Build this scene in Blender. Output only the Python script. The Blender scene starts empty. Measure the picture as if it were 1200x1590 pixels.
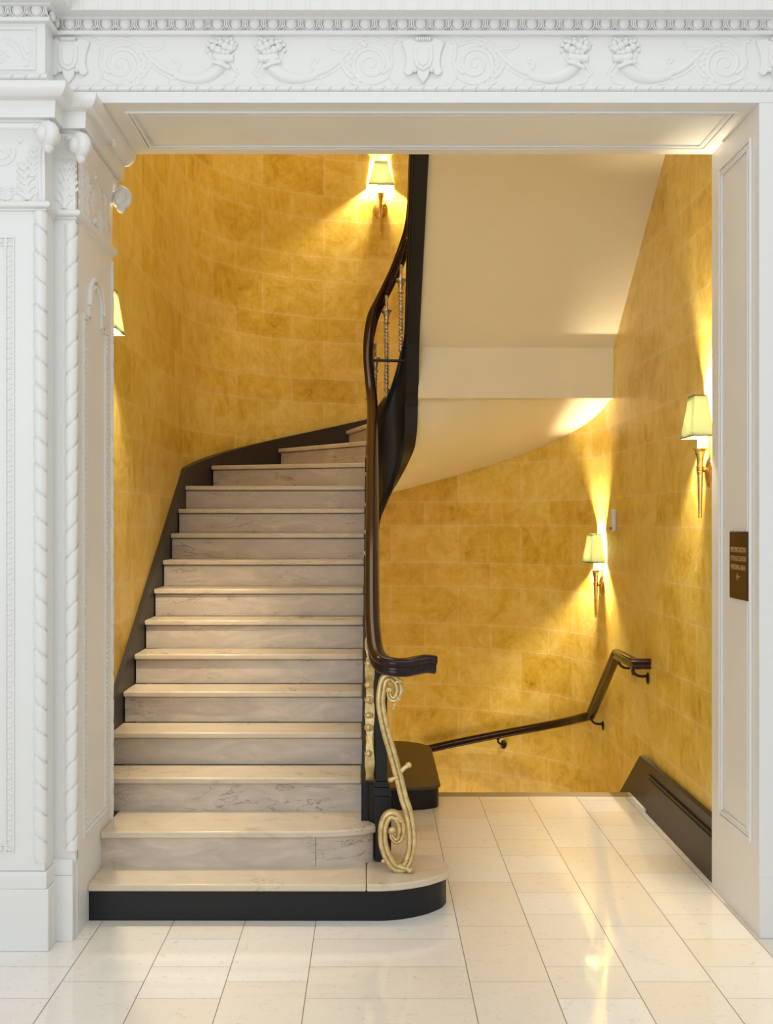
import bpy, math, random
from mathutils import Vector, Matrix
random.seed(7)
PI = math.pi
sc = bpy.context.scene
COL = sc.collection

# ------------------------------------------------------------ camera, world, lights
EYE = 1.675; FPX = 1790.0; VX = 578.0; VY = 810.0
cd = bpy.data.cameras.new('camera'); cam = bpy.data.objects.new('camera', cd); COL.objects.link(cam)
cam.location = (0, 0, EYE); cam.rotation_euler = (PI/2, 0, 0)
cd.sensor_fit = 'HORIZONTAL'; cd.sensor_width = 36.0; cd.lens = 36.0*FPX/1200
cd.shift_x = (600-VX)/1200; cd.shift_y = (VY-795)/1200
cd.clip_start = .05; cd.clip_end = 60
sc.camera = cam
sc.view_settings.view_transform = 'Standard'; sc.view_settings.look = 'None'
sc.view_settings.gamma = 1.0; sc.view_settings.exposure = 0.15
sc.view_settings.use_curve_mapping = False

WORLD = 0.57; HALL_P = 135.0; HALL_FILL_P = 30.0; STAIR_P = 32.0; LOWER_P = 18.0; LAMP_P = 120.0; LEFT_P = 1.15; BACK_P = .48
w = bpy.data.worlds.new('world'); sc.world = w; w.use_nodes = True
bg = w.node_tree.nodes['Background']; bg.inputs[0].default_value = (0.93, 0.97, 1.0, 1); bg.inputs[1].default_value = WORLD

def area(name, loc, target, sx, sy, power, col):
    l = bpy.data.lights.new(name, 'AREA'); l.shape = 'RECTANGLE'; l.size = sx; l.size_y = sy
    l.energy = power; l.color = col
    o = bpy.data.objects.new(name, l); COL.objects.link(o); o.location = loc
    o.rotation_euler = (Vector(target)-Vector(loc)).to_track_quat('-Z', 'Y').to_euler()
    return o
area('hall_window_light', (-2.5, -2.5, 3.0), (-.2, 5.0, 1.5), 4.0, 3.0, HALL_P, (0.93, 0.97, 1.0))
area('hall_fill_light', (0.9, 2.6, 5.7), (0.3, 3.9, 0.0), 3.4, 2.4, HALL_FILL_P, (1.0, 0.97, 0.93))  # added overhead fill, brightens the floor and grazes the frieze
area('stairwell_fill_light', (-0.45, 7.0, 5.9), (-0.45, 7.4, 0), 1.3, 2.6, STAIR_P, (1.0, 0.83, 0.58))  # unseen fill added to brighten the upper stairwell beyond the sconces
area('lower_fill_light', (-0.25, 8.1, -1.0), (1.1, 7.6, 1.5), 1.3, 1.2, LOWER_P, (1.0, 0.82, 0.55))  # hidden fill added below the floor edge to lift soffit and lower wall

# ------------------------------------------------------------ materials
def mat(name, col, rough=.5, metal=0.0, spec=.5, coat=0.0):
    m = bpy.data.materials.new(name); m.use_nodes = True
    b = m.node_tree.nodes['Principled BSDF']
    b.inputs['Base Color'].default_value = (*col, 1); b.inputs['Roughness'].default_value = rough
    b.inputs['Metallic'].default_value = metal; b.inputs['Specular IOR Level'].default_value = spec
    b.inputs['Coat Weight'].default_value = coat; b.inputs['Coat Roughness'].default_value = .08
    return m
def N(m, t, **kw):
    n = m.node_tree.nodes.new(t)
    for k, v in kw.items(): setattr(n, k, v)
    return n
def L(m, a, b): m.node_tree.links.new(a, b)
def P(m): return m.node_tree.nodes['Principled BSDF']
def noise(m, vec, scale, detail=4, rough=.55, dist=0.0):
    n = N(m, 'ShaderNodeTexNoise'); n.inputs['Scale'].default_value = scale
    n.inputs['Detail'].default_value = detail; n.inputs['Roughness'].default_value = rough
    n.inputs['Distortion'].default_value = dist
    L(m, vec, n.inputs['Vector']); return n.outputs['Fac']
def ramp(m, fac, stops):
    r = N(m, 'ShaderNodeValToRGB'); e = r.color_ramp.elements
    while len(e) < len(stops): e.new(.5)
    for i, (p, c) in enumerate(stops):
        e[i].position = p; e[i].color = (*c, 1) if len(c) == 3 else c
    L(m, fac, r.inputs[0]); return r.outputs[0]
def mixc(m, fac, a, b, mode='MIX'):
    x = N(m, 'ShaderNodeMix', data_type='RGBA', blend_type=mode)
    if hasattr(fac, 'links') or hasattr(fac, 'node'): L(m, fac, x.inputs[0])
    else: x.inputs[0].default_value = fac
    for s, i in ((a, 6), (b, 7)):
        if hasattr(s, 'node'): L(m, s, x.inputs[i])
        else: x.inputs[i].default_value = (*s, 1)
    return x.outputs[2]
def mth(m, op, a, b=None, c=None):
    n = N(m, 'ShaderNodeMath', operation=op)
    for i, s in enumerate((a, b, c)):
        if s is None: continue
        if hasattr(s, 'node'): L(m, s, n.inputs[i])
        else: n.inputs[i].default_value = s
    return n.outputs[0]
def bump(m, h, strength, dist=.01):
    b = N(m, 'ShaderNodeBump'); b.inputs['Strength'].default_value = strength
    b.inputs['Distance'].default_value = dist
    L(m, h, b.inputs['Height']); L(m, b.outputs[0], P(m).inputs['Normal'])
def coords(m, which='Object', scale=(1, 1, 1)):
    t = N(m, 'ShaderNodeTexCoord'); mp = N(m, 'ShaderNodeMapping'); mp.inputs['Scale'].default_value = scale
    L(m, t.outputs[which], mp.inputs[0]); return mp.outputs[0]

M = {}
M['paint'] = m = mat('white_satin_paint', (.80, .80, .775), .38, spec=.4)
v = coords(m); h = noise(m, v, 26, 5); bump(m, h, .06, .004)
M['cream'] = m = mat('cream_plaster', (.86, .77, .56), .55, spec=.3)
v = coords(m); L(m, mixc(m, noise(m, v, 3, 4), (.84, .75, .53), (.88, .80, .59)), P(m).inputs['Base Color'])
bump(m, noise(m, v, 60, 3), .05, .003)

# ochre glazed plaster, scored in alternating tall and short block courses (u = length along wall, v = height)
M['ochre'] = m = mat('ochre_block_glaze', (.6, .36, .08), .42, spec=.45)
uv = N(m, 'ShaderNodeUVMap'); sx = N(m, 'ShaderNodeSeparateXYZ'); L(m, uv.outputs[0], sx.inputs[0])
wv = N(m, 'ShaderNodeMapping'); wv.inputs['Scale'].default_value = (1, 1, 1); L(m, uv.outputs[0], wv.inputs[0])
wob = mth(m, 'MULTIPLY', mth(m, 'SUBTRACT', noise(m, wv.outputs[0], 5, 3), .5), .022)
U = mth(m, 'ADD', sx.outputs[0], wob); V = mth(m, 'ADD', sx.outputs[1], wob)
PER = .488; TALL = .30; BL = .55
pv = mth(m, 'FLOORED_MODULO', mth(m, 'SUBTRACT', V, .37), PER)
short = mth(m, 'GREATER_THAN', pv, TALL)
row = mth(m, 'ADD', mth(m, 'MULTIPLY', mth(m, 'FLOOR', mth(m, 'DIVIDE', mth(m, 'SUBTRACT', V, .37), PER)), 2.0), short)
uu = mth(m, 'ADD', U, mth(m, 'MULTIPLY', short, BL/2))
col_ = mth(m, 'FLOOR', mth(m, 'DIVIDE', uu, BL))
pu = mth(m, 'FLOORED_MODULO', uu, BL)
du = mth(m, 'MINIMUM', pu, mth(m, 'SUBTRACT', BL, pu))
dv = mth(m, 'MINIMUM', mth(m, 'MINIMUM', pv, mth(m, 'SUBTRACT', PER, pv)), mth(m, 'ABSOLUTE', mth(m, 'SUBTRACT', pv, TALL)))
dd = mth(m, 'MINIMUM', du, dv)
line = mth(m, 'SUBTRACT', 1.0, mth(m, 'SMOOTH_MIN', 1.0, mth(m, 'DIVIDE', dd, .0048), .2))
line = mth(m, 'MAXIMUM', line, 0.0)
soft = mth(m, 'MAXIMUM', mth(m, 'SUBTRACT', 1.0, mth(m, 'DIVIDE', dd, .035)), 0.0)
cid = N(m, 'ShaderNodeCombineXYZ'); L(m, col_, cid.inputs[0]); L(m, row, cid.inputs[1])
wn = N(m, 'ShaderNodeTexWhiteNoise', noise_dimensions='2D'); L(m, cid.outputs[0], wn.inputs['Vector'])
n1 = noise(m, wv.outputs[0], 2.6, 6, .62, 1.4); n2 = noise(m, wv.outputs[0], 9, 6, .68, 1.1)
mp2 = N(m, 'ShaderNodeMapping'); mp2.inputs['Scale'].default_value = (60, 2.5, 1); L(m, uv.outputs[0], mp2.inputs[0])
n3 = noise(m, mp2.outputs[0], 1.0, 3)
tone = mth(m, 'ADD', mth(m, 'MULTIPLY', n1, .50), mth(m, 'MULTIPLY', n2, .44))
tone = mth(m, 'ADD', tone, mth(m, 'MULTIPLY', wn.outputs['Value'], .13))
tone = mth(m, 'ADD', tone, mth(m, 'MULTIPLY', n3, .10))
c = ramp(m, tone, [(.36, (.40, .225, .014)), (.46, (.64, .40, .040)), (.57, (.77, .53, .085)), (.73, (.88, .67, .20))])
c = mixc(m, mth(m, 'MULTIPLY', soft, .28), c, (.86, .64, .24))
c = mixc(m, mth(m, 'MULTIPLY', line, mth(m, 'ADD', -.22, mth(m, 'MULTIPLY', n2, 1.15))), c, (.95, .80, .48))
L(m, c, P(m).inputs['Base Color'])
L(m, mth(m, 'ADD', .22, mth(m, 'MULTIPLY', n2, .30)), P(m).inputs['Roughness'])
bump(m, mth(m, 'ADD', mth(m, 'MULTIPLY', n2, .5), mth(m, 'MULTIPLY', n1, .8)), .22, .02)

# worn veined marble for the steps
def marble(name, a, b, dark, rough):
    m = mat(name, a, rough, spec=.5)
    v = coords(m, 'Generated', (1, 1, 1)); t = N(m, 'ShaderNodeNewGeometry')
    pos = t.outputs['Position']
    mp = N(m, 'ShaderNodeMapping'); mp.inputs['Scale'].default_value = (1.5, 1.5, 5.5); mp.inputs['Rotation'].default_value = (0, .12, 0); L(m, pos, mp.inputs[0])
    n1 = noise(m, mp.outputs[0], 2.2, 7, .62, 1.2)
    n2 = noise(m, pos, 55, 3, .6)
    c = ramp(m, n1, [(.28, tuple(x*.86 for x in b)), (.5, b), (.72, a)])
    vn = noise(m, mp.outputs[0], 1.3, 7, .62, .7)
    vein = mth(m, 'SUBTRACT', 1.0, mth(m, 'MINIMUM', 1.0, mth(m, 'DIVIDE', mth(m, 'ABSOLUTE', mth(m, 'SUBTRACT', vn, .5)), .009)))
    gate = ramp(m, noise(m, pos, 2.3, 2), [(.48, (0, 0, 0)), (.60, (1, 1, 1))])
    c = mixc(m, mth(m, 'MULTIPLY', mth(m, 'MULTIPLY', vein, gate), .8), c, dark)
    c = mixc(m, mth(m, 'MULTIPLY', n2, .10), c, dark)
    L(m, c, P(m).inputs['Base Color'])
    L(m, mth(m, 'ADD', rough-.08, mth(m, 'MULTIPLY', n1, .2)), P(m).inputs['Roughness'])
    bump(m, n2, .05, .002)
    return m
M['riser'] = marble('veined_marble_riser', (.74, .645, .53), (.60, .52, .43), (.16, .12, .09), .38)
M['tread'] = marble('honed_marble_tread', (.74, .64, .49), (.67, .57, .43), (.36, .27, .18), .28)

M['tile'] = m = mat('polished_limestone_tile', (.8, .72, .56), .12, spec=.55)
at = N(m, 'ShaderNodeAttribute'); at.attribute_name = 'tone'
g = N(m, 'ShaderNodeNewGeometry'); n1 = noise(m, g.outputs['Position'], 4.5, 6, .62, .6); n2 = noise(m, g.outputs['Position'], 24, 5, .7, 1.5)
c = mixc(m, at.outputs['Fac'], (.87, .80, .68), (.92, .91, .88))
c = mixc(m, mth(m, 'MULTIPLY', n1, .34), c, (.84, .75, .60))
fl = ramp(m, n2, [(.57, (0, 0, 0)), (.70, (1, 1, 1))])
c = mixc(m, mth(m, 'MULTIPLY', fl, .42), c, (.62, .46, .27))
L(m, c, P(m).inputs['Base Color'])
L(m, mth(m, 'ADD', .025, mth(m, 'MULTIPLY', n1, .04)), P(m).inputs['Roughness'])
M['grout'] = mat('grout', (.20, .15, .10), .8)
M['edge'] = mat('worn_stone_edge', (.34, .27, .16), .4)
M['black'] = m = mat('black_satin_paint', (.012, .013, .015), .42, spec=.28)
v = coords(m); bump(m, noise(m, v, 90, 3), .08, .002)
M['blackiron'] = mat('black_iron', (.012, .013, .015), .30, metal=.3)
M['skirt'] = m = mat('dark_brown_black_paint', (.028, .022, .017), .45, spec=.45)
M['dusty_reflect'] = m = mat('brown_black_cap', (.045, .032, .018), .42, spec=.5)  # brown of dust, with the gold wall's reflection put into the colour
M['wood'] = m = mat('polished_mahogany', (.045, .009, .006), .20, spec=.28, coat=.14)
v = coords(m, 'Object', (14, 1.2, 14)); L(m, ramp(m, noise(m, v, 3, 5, .6, .5), [(.35, (.009, .0025, .002)), (.7, (.032, .006, .004))]), P(m).inputs['Base Color'])
M['brass'] = mat('aged_brass', (.72, .50, .20), .26, metal=1.0)
M['gilt'] = m = mat('worn_gilt_paint', (.80, .66, .38), .33, metal=.5, spec=.5)
v = coords(m); f = noise(m, v, 34, 5, .7)
L(m, ramp(m, f, [(.28, (.12, .075, .025)), (.35, (.52, .36, .13)), (.52, (.70, .53, .24)), (.8, (.86, .73, .44))]), P(m).inputs['Base Color'])
M['pewter'] = m = mat('antique_silver_gilt', (.52, .43, .30), .30, metal=.75)
v = coords(m); L(m, ramp(m, noise(m, v, 50, 4), [(.35, (.34, .27, .18)), (.62, (.85, .76, .60))]), P(m).inputs['Base Color'])
M['candle'] = m = mat('candle_sleeve', (.95, .92, .82), .5)
P(m).inputs['Emission Color'].default_value = (1, .86, .6, 1); P(m).inputs['Emission Strength'].default_value = .6
M['bulb'] = m = mat('lit_bulb', (1, .9, .7), .4)
P(m).inputs['Emission Color'].default_value = (1, .80, .48, 1); P(m).inputs['Emission Strength'].default_value = 25.0
M['shade'] = m = bpy.data.materials.new('green_silk_shade'); m.use_nodes = True
nt = m.node_tree; nt.nodes.remove(nt.nodes['Principled BSDF'])
v = coords(m, 'Object', (1, 1, 1)); nz = noise(m, v, 160, 3)
cc = mixc(m, nz, (.48, .53, .35), (.62, .66, .47))
d = N(m, 'ShaderNodeBsdfDiffuse'); t = N(m, 'ShaderNodeBsdfTranslucent'); mx = N(m, 'ShaderNodeMixShader'); mx.inputs[0].default_value = .30
L(m, cc, d.inputs[0]); L(m, cc, t.inputs[0]); L(m, d.outputs[0], mx.inputs[1]); L(m, t.outputs[0], mx.inputs[2])
L(m, mx.outputs[0], nt.nodes['Material Output'].inputs[0])
M['piping'] = mat('dark_shade_piping', (.05, .05, .025), .7)
M['bronze'] = mat('dark_bronze_plaque', (.030, .018, .008), .30, metal=.4)
M['goldtext'] = mat('gold_lettering', (.62, .50, .24), .35, metal=.7)
M['braille'] = mat('raised_bronze_dots', (.11, .085, .05), .4, metal=.5)
M['plastic'] = mat('white_plastic', (.78, .75, .68), .4)

# ------------------------------------------------------------ mesh helpers
class MB:
    def __init__(s): s.v = []; s.f = []; s.sm = []; s.uv = None
    def add(s, pts, faces, smooth=False):
        b = len(s.v); s.v += [tuple(p) for p in pts]
        for f in faces: s.f.append([b+i for i in f]); s.sm.append(smooth)
    def box(s, x0, x1, y0, y1, z0, z1):
        p = [(x, y, z) for z in (z0, z1) for x, y in ((x0, y0), (x1, y0), (x1, y1), (x0, y1))]
        s.add(p, [(0, 3, 2, 1), (4, 5, 6, 7), (0, 1, 5, 4), (1, 2, 6, 5), (2, 3, 7, 6), (3, 0, 4, 7)])
    def grid(s, rows, smooth=True, cu=False, cv=False):
        n = len(rows); k = len(rows[0]); F = []
        for i in range(n if cv else n-1):
            for j in range(k if cu else k-1):
                F.append((i*k+j, i*k+(j+1) % k, ((i+1) % n)*k+(j+1) % k, ((i+1) % n)*k+j))
        s.add([p for r in rows for p in r], F, smooth)
    def cap(s, pts, flip=False):
        s.add(pts, [tuple(range(len(pts)))[::-1] if flip else tuple(range(len(pts)))])
    def prism(s, poly, a, b, axis='z'):       # extrude a polygon along an axis
        def q(u, v, w):
            return {'z': (u, v, w), 'y': (u, w, v), 'x': (w, u, v)}[axis]
        n = len(poly)
        s.add([q(u, v, a) for u, v in poly]+[q(u, v, b) for u, v in poly],
              [tuple(range(n))[::-1], tuple(range(n, 2*n))]+[(i, (i+1) % n, n+(i+1) % n, n+i) for i in range(n)])
    def lathe(s, prof, cx, cy, n=20, cz=0, sx=1, sy=1):
        s.grid([[(cx+r*sx*math.cos(2*PI*j/n), cy+r*sy*math.sin(2*PI*j/n), cz+z) for j in range(n)] for r, z in prof], True, cu=True)
    def sweep(s, path, prof, side=None, closed=False, scale=None, smooth=True, up=Vector((0, 0, 1))):
        # prof: (sideways, upward) points; side: fixed sideways vector or None (horizontal)
        path = [Vector(p) for p in path]; n = len(path); rows = []
        for i, p in enumerate(path):
            if closed: t = path[(i+1) % n]-path[i-1]
            else: t = path[min(i+1, n-1)]-path[max(i-1, 0)]
            t.normalize()
            if side is not None: sd = Vector(side) - t*t.dot(Vector(side)); sd.normalize()
            else:
                sd = t.cross(up)
                if sd.length < 1e-4: sd = Vector((1, 0, 0))
                sd.normalize()
            u = sd.cross(t); k = scale[i] if scale else 1.0
            rows.append([p+sd*(a*k)+u*(b*k) for a, b in prof])
        s.grid(rows, smooth, cu=True, cv=closed)
        if not closed: s.cap(rows[0], False); s.cap(rows[-1], True)
    def tube(s, path, r, n=8, squash=1.0, side=None, radii=None):
        prof = [(math.cos(2*PI*j/n)*squash, math.sin(2*PI*j/n)) for j in range(n)]
        k = radii if radii else [r]*len(path)
        s.sweep(path, prof, side=side, scale=k)
    def ell(s, c, rx, ry, rz, n=10, k=6):
        rows = []
        for i in range(k+1):
            a = -PI/2+PI*i/k; rr = max(math.cos(a), .02)
            rows.append([(c[0]+rx*rr*math.cos(2*PI*j/n), c[1]+ry*rr*math.sin(2*PI*j/n), c[2]+rz*math.sin(a)) for j in range(n)])
        s.grid(rows, True, cu=True)
    def build(s, name, material, parent=None, bevel=0.0, recalc=True, seg=2, xf=None):
        me = bpy.data.meshes.new(name)
        vs = [xf @ Vector(p) for p in s.v] if xf is not None else s.v
        me.from_pydata([tuple(p) for p in vs], [], s.f); me.validate()
        if len(me.polygons) == len(s.sm): me.polygons.foreach_set('use_smooth', s.sm)
        if recalc:
            import bmesh
            bm = bmesh.new(); bm.from_mesh(me); bmesh.ops.remove_doubles(bm, verts=bm.verts, dist=1e-6)
            bmesh.ops.recalc_face_normals(bm, faces=bm.faces); bm.to_mesh(me); bm.free()
        me.set_sharp_from_angle(angle=math.radians(48))
        o = bpy.data.objects.new(name, me); COL.objects.link(o)
        mats = material if isinstance(material, (list, tuple)) else [material]
        for mm in mats: me.materials.append(mm)
        if parent is not None: o.parent = parent
        if bevel:
            b = o.modifiers.new('bevel', 'BEVEL'); b.width = bevel; b.segments = seg; b.limit_method = 'ANGLE'; b.angle_limit = math.radians(40)
        return o
def smoothpath(pts, n=6, closed=False):
    P_ = [Vector(p) for p in pts]; out = []; k = len(P_)
    for i in range(k if closed else k-1):
        p0 = P_[(i-1) % k] if closed or i > 0 else P_[0]*2-P_[1]
        p1 = P_[i]; p2 = P_[(i+1) % k]; p3 = P_[(i+2) % k] if closed or i+2 < k else P_[-1]*2-P_[-2]
        for j in range(n):
            t = j/n
            out.append(.5*((2*p1)+(p2-p0)*t+(2*p0-5*p1+4*p2-p3)*t*t+(3*p1-p0-3*p2+p3)*t**3))
    if not closed: out.append(P_[-1])
    return out
def empty(name, loc, label, cat, group=None, rz=0):
    o = bpy.data.objects.new(name, None); COL.objects.link(o); o.location = loc; o.rotation_euler = (0, 0, rz)
    o.empty_display_size = .1; tag(o, label, cat, group); return o
def tag(o, label=None, cat=None, group=None, kind=None):
    if label: o['label'] = label
    if cat: o['category'] = cat
    if group: o['group'] = group
    if kind: o['kind'] = kind
    return o
def struct(o, label=None, cat=None): return tag(o, label, cat, kind='structure')

# ------------------------------------------------------------ dimensions
CX, RW, YC = .15, 1.465, 7.85            # outer wall of the stairwell: straight, half round, straight
XL, XR = CX-RW, CX+RW
RX, RI, RO = .13, .10, .18               # narrow well ring
H, T, Y0 = .16, .28, 16.21*.28           # riser, going, nosing of step k at Y0+k*T
JL, JR = -1.19, 1.555                    # jamb faces
YF, YB = 4.634, 5.28                     # front and back of the opening
ZL = 3.358                               # lintel underside
def nosY(k): return Y0+k*T
def ring(th, r, cx=RX):                  # th = 0 on the left, 90 at the back, 180 on the right
    a = math.radians(th); return (cx-r*math.cos(a), YC+r*math.sin(a))

# ------------------------------------------------------------ floor of the hall
FE = 7.14
def tiles():
    import bisect
    cols = []
    xb = [-1.131-.59*3, -1.131-.59*2, -1.131-.59, -1.131, -.831, -.533, -.236, .354, .649, .947, 1.241, 1.54, 2.13, 2.72, 3.31]
    kinds = 'BAB'+'ABAB'+'ABABBAB'
    kinds = ['B', 'B', 'B', 'A', 'B', 'A', 'B', 'A', 'B', 'A', 'B', 'B', 'B', 'B']
    v = []; f = []; tone = []; g = .0014
    for i in range(len(xb)-1):
        step = .578 if kinds[i] == 'A' else .2885
        base = 4.196 if kinds[i] == 'A' else 4.05
        j = -40
        while True:
            a = base+j*step; b = a+step; j += 1
            if b < -2.5: continue
            if a >= FE-.118: break
            b = min(b, FE-.118)
            x0, x1 = xb[i]+g, xb[i+1]-g; y0, y1 = a+.001, b-.001
            if y1-y0 < .01: continue
            n = len(v); v += [(x0, y0, 0), (x1, y0, 0), (x1, y1, 0), (x0, y1, 0)]; f.append((n, n+1, n+2, n+3)); tone.append(random.random())
    nt = len(f)
    def bx(x0, x1, y0, y1, z0, z1):
        n = len(v); v.extend([(x, y, z) for z in (z0, z1) for x, y in ((x0, y0), (x1, y0), (x1, y1), (x0, y1))])
        for q in [(0, 3, 2, 1), (4, 5, 6, 7), (0, 1, 5, 4), (1, 2, 6, 5), (2, 3, 7, 6), (3, 0, 4, 7)]: f.append(tuple(n+k for k in q)); tone.append(.5)
    bx(-2.9, 3.31, -2.5, FE-.118, -.14, -.0009)
    me = bpy.data.meshes.new('floor'); me.from_pydata(v, [], f)
    a = me.attributes.new('tone', 'FLOAT', 'FACE'); a.data.foreach_set('value', tone)
    me.materials.append(M['tile']); me.materials.append(M['grout'])
    for i, p in enumerate(me.polygons): p.material_index = 0 if i < nt else 1
    o = bpy.data.objects.new('floor', me); COL.objects.link(o)
    struct(o, 'polished cream limestone tile floor of the hall')
tiles()
mb = MB(); mb.box(-.04, 1.60, FE-.118, FE, -.14, 0.0)
struct(mb.build('trim_1', M['edge'], bevel=.006), 'worn stone edge strip where the floor meets the flight down')

# ------------------------------------------------------------ ochre stairwell walls
def wall(name, pts, us, label, z0=-2.3, z1=6.0, th=.14):
    n = len(pts); nv = []
    for i, p in enumerate(pts):
        a = pts[max(i-1, 0)]; b = pts[min(i+1, n-1)]; t = Vector((b[0]-a[0], b[1]-a[1])).normalized()
        nv.append((-t.y, t.x))
    v = []; f = []; uv = []
    for (x, y), (nx, ny) in zip(pts, nv): v += [(x, y, z0), (x, y, z1), (x+nx*th, y+ny*th, z0), (x+nx*th, y+ny*th, z1)]
    U_ = [u for u in us for _ in range(4)]
    for i in range(n-1):
        a = 4*i; b = a+4
        f += [(a, b, b+1, a+1), (a+2, a+3, b+3, b+2), (a+1, b+1, b+3, a+3), (a, a+2, b+2, b)]
    f += [(0, 1, 3, 2), (4*n-4, 4*n-2, 4*n-1, 4*n-3)]
    me = bpy.data.meshes.new(name); me.from_pydata(v, [], f)
    l = me.uv_layers.new(name='UVMap')
    for p in me.polygons:
        p.use_smooth = (p.index % 4 == 0) and p.index < 4*(n-1)
        for li in p.loop_indices:
            vi = me.loops[li].vertex_index; l.data[li].uv = (U_[vi], v[vi][2])
    me.set_sharp_from_angle(angle=math.radians(40))
    me.materials.append(M['ochre']); o = bpy.data.objects.new(name, me); COL.objects.link(o)
    struct(o, label); return o
NA = 96
arc = [ring(180*i/NA, RW, CX) for i in range(NA+1)]; au = [(-90+180*i/NA)*PI/180*RW for i in range(NA+1)]
YW = 6.2
wall('wall_left', [(XL, YB), (XL, YW)], [au[0]-(YC-YB), au[0]-(YC-YW)], 'ochre block patterned wall left of the stairs')
wall('wall_back', [(XL, YW), (XL, YC-.25)]+arc+[(XR, YC-.25), (XR, YW)], [au[0]-(YC-YW), au[0]-.25]+au+[au[-1]+.25, au[-1]+YC-YW], 'curved ochre block patterned wall at the back of the stairwell')
wall('wall_right', [(XR, YW), (XR, YB)], [au[-1]+YC-YW, au[-1]+YC-YB], 'ochre block patterned wall right of the passage')
mb = MB(); mb.box(-2.0, 2.3, YB, 9.6, 6.0, 6.15)
struct(mb.build('ceiling', M['cream']), 'cream ceiling high over the stairwell')
mb = MB(); mb.box(-1.7, 2.0, 7.2, 9.6, -2.45, -2.3)
struct(mb.build('floor', M['edge']), 'stone landing floor at the foot of the flight down')

# hall wall around the opening
mb = MB(); mb.box(-2.9, JL-.012, YF+.032, YB, 0, 6.0)
struct(mb.build('wall_front', M['paint']), 'white painted hall wall left of the opening')
mb = MB(); mb.box(JR, 3.3, YF, YB, 0, ZL); mb.box(JR, 3.3, YF+.032, YB, ZL, 6.0)
struct(mb.build('wall_front', M['paint']), 'white painted hall wall right of the opening')
mb = MB(); mb.prism([(YF, ZL), (YB, ZL), (YB, 6.0), (YF+.032, 6.0), (YF+.032, ZL+.012), (YF, ZL+.012)], JL-.012, JR, 'x')
struct(mb.build('wall_front', M['paint']), 'white painted wall over the opening')

# ------------------------------------------------------------ staircase
stair = empty('staircase', (-.65, 4.82, 0), 'veined marble staircase with black string rising and winding to the right', 'staircase')
inv = Matrix.Translation((.65, -4.82, 0))
def part(mb, name, material, parent=stair, **k):
    o = mb.build(name, material, parent, xf=inv, **k); return o
def offs(poly, d):   # inset a polygon a little towards its centroid-free normal (ccw polygon)
    n = len(poly); out = []
    for i in range(n):
        a = Vector(poly[i-1]); b = Vector(poly[i]); c = Vector(poly[(i+1) % n])
        t1 = (b-a).normalized(); t2 = (c-b).normalized(); n1 = Vector((-t1.y, t1.x)); n2 = Vector((-t2.y, t2.x))
        k = (n1+n2); k = k/max(k.dot(n1), .3); out.append(tuple(b+k*d))
    return out
SW = -1.285; SI = -.05; TH = .031
th_out = {12: 2.5, 13: 20, 14: 51, 15: 75, 16: 98, 17: 122, 18: 146, 19: 168}
def nosing(k):
    if k <= 12: return (SI, nosY(k)), (SW, nosY(k))
    if k <= 19:
        return ring(th_out[k], .185), ring(th_out[k], 1.40, CX)
    y = YC-.02-(k-20)*T
    return (RX+RO, y), (XR-.01, y)
def tread(k):
    z = H*k
    (ax, ay), (bx, by) = nosing(k); (cx, cy), (dx, dy) = nosing(k+1)
    if k == 19: (cx, cy), (dx, dy) = (RX+RO, YC-.02), (XR-.03, YC-.02)
    poly = [(bx, by), (ax, ay)]
    ov = .03
    poly = [(bx, by), (ax, ay), (cx, cy), (dx, dy)]
    if 12 <= k <= 19:      # follow the outer wall
        t0 = th_out[k]; t1 = th_out.get(k+1, 180)
        poly = [(bx, by), (ax, ay), (cx, cy)]
        for q in range(5, -1, -1):
            tt = t0+(t1-t0)*q/5
            poly.append(ring(tt, 1.41, CX) if q else (bx, by))
        poly = poly[:-1]
    m_ = MB(); m_.prism(poly, z-TH, z); part(m_, 'tread', M['tread'], bevel=.008)
    # riser under the nosing
    a = Vector((ax, ay)); b = Vector((bx, by)); t = (b-a).normalized(); nn = Vector((t.y, -t.x)) if k <= 12 else Vector((t.y, -t.x))
    if k <= 12: nn = Vector((0, 1))
    a2 = a+nn*.024; b2 = b+nn*.024-t*.006; a3 = a+nn*.10; b3 = b+nn*.10
    m_ = MB(); m_.prism([tuple(b2), tuple(a2), tuple(a3), tuple(b3)], z-H, z-TH-.0045)
    part(m_, 'riser', M['riser'])
# step 1: curtail step with rounded right end
def shape1(d=0):
    pts = [(JL, 4.815), (.04, 4.812), (.13, 4.832), (.224, 4.880), (.281, 4.930), (.325, 4.985), (.345, 5.06), (.330, 5.136), (.268, 5.215), (.2, 5.255), (.124, 5.27), (.03, 5.27)]
    return pts
s1 = [tuple(p) for p in shape1()]
sm = [(s1[0])]+[tuple(p[:2]) for p in smoothpath([(x, y, 0) for x, y in s1[1:-1]], 4)]+[s1[-1], (JL, 5.27)]
iL = [p for p in sm if p[0] <= -.03]
mb = MB(); mb.prism([(JL, 4.815), (-.0262, 4.812), (-.0262, 5.27), (JL, 5.27)], H-TH, H); part(mb, 'tread', M['tread'], bevel=.007)
r1 = [(-.0238, 4.812)]+[p for p in sm if p[0] > -.02]+[(-.0238, 5.27)]
mb = MB(); mb.prism(r1, H-TH, H); part(mb, 'tread', M['tread'], bevel=.007)
base = [(JL, 4.84), (.04, 4.836)]+[(x-.022*(x-.0)/.345, y+(.022 if y < 5.06 else -.018)) for x, y in sm if x > .05]+[(.03, 5.25), (JL, 5.25)]
mb = MB(); mb.prism(base, 0, H-TH-.001); tag(part(mb, 'step_base', M['black']), 'black painted base of the lowest step')
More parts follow.
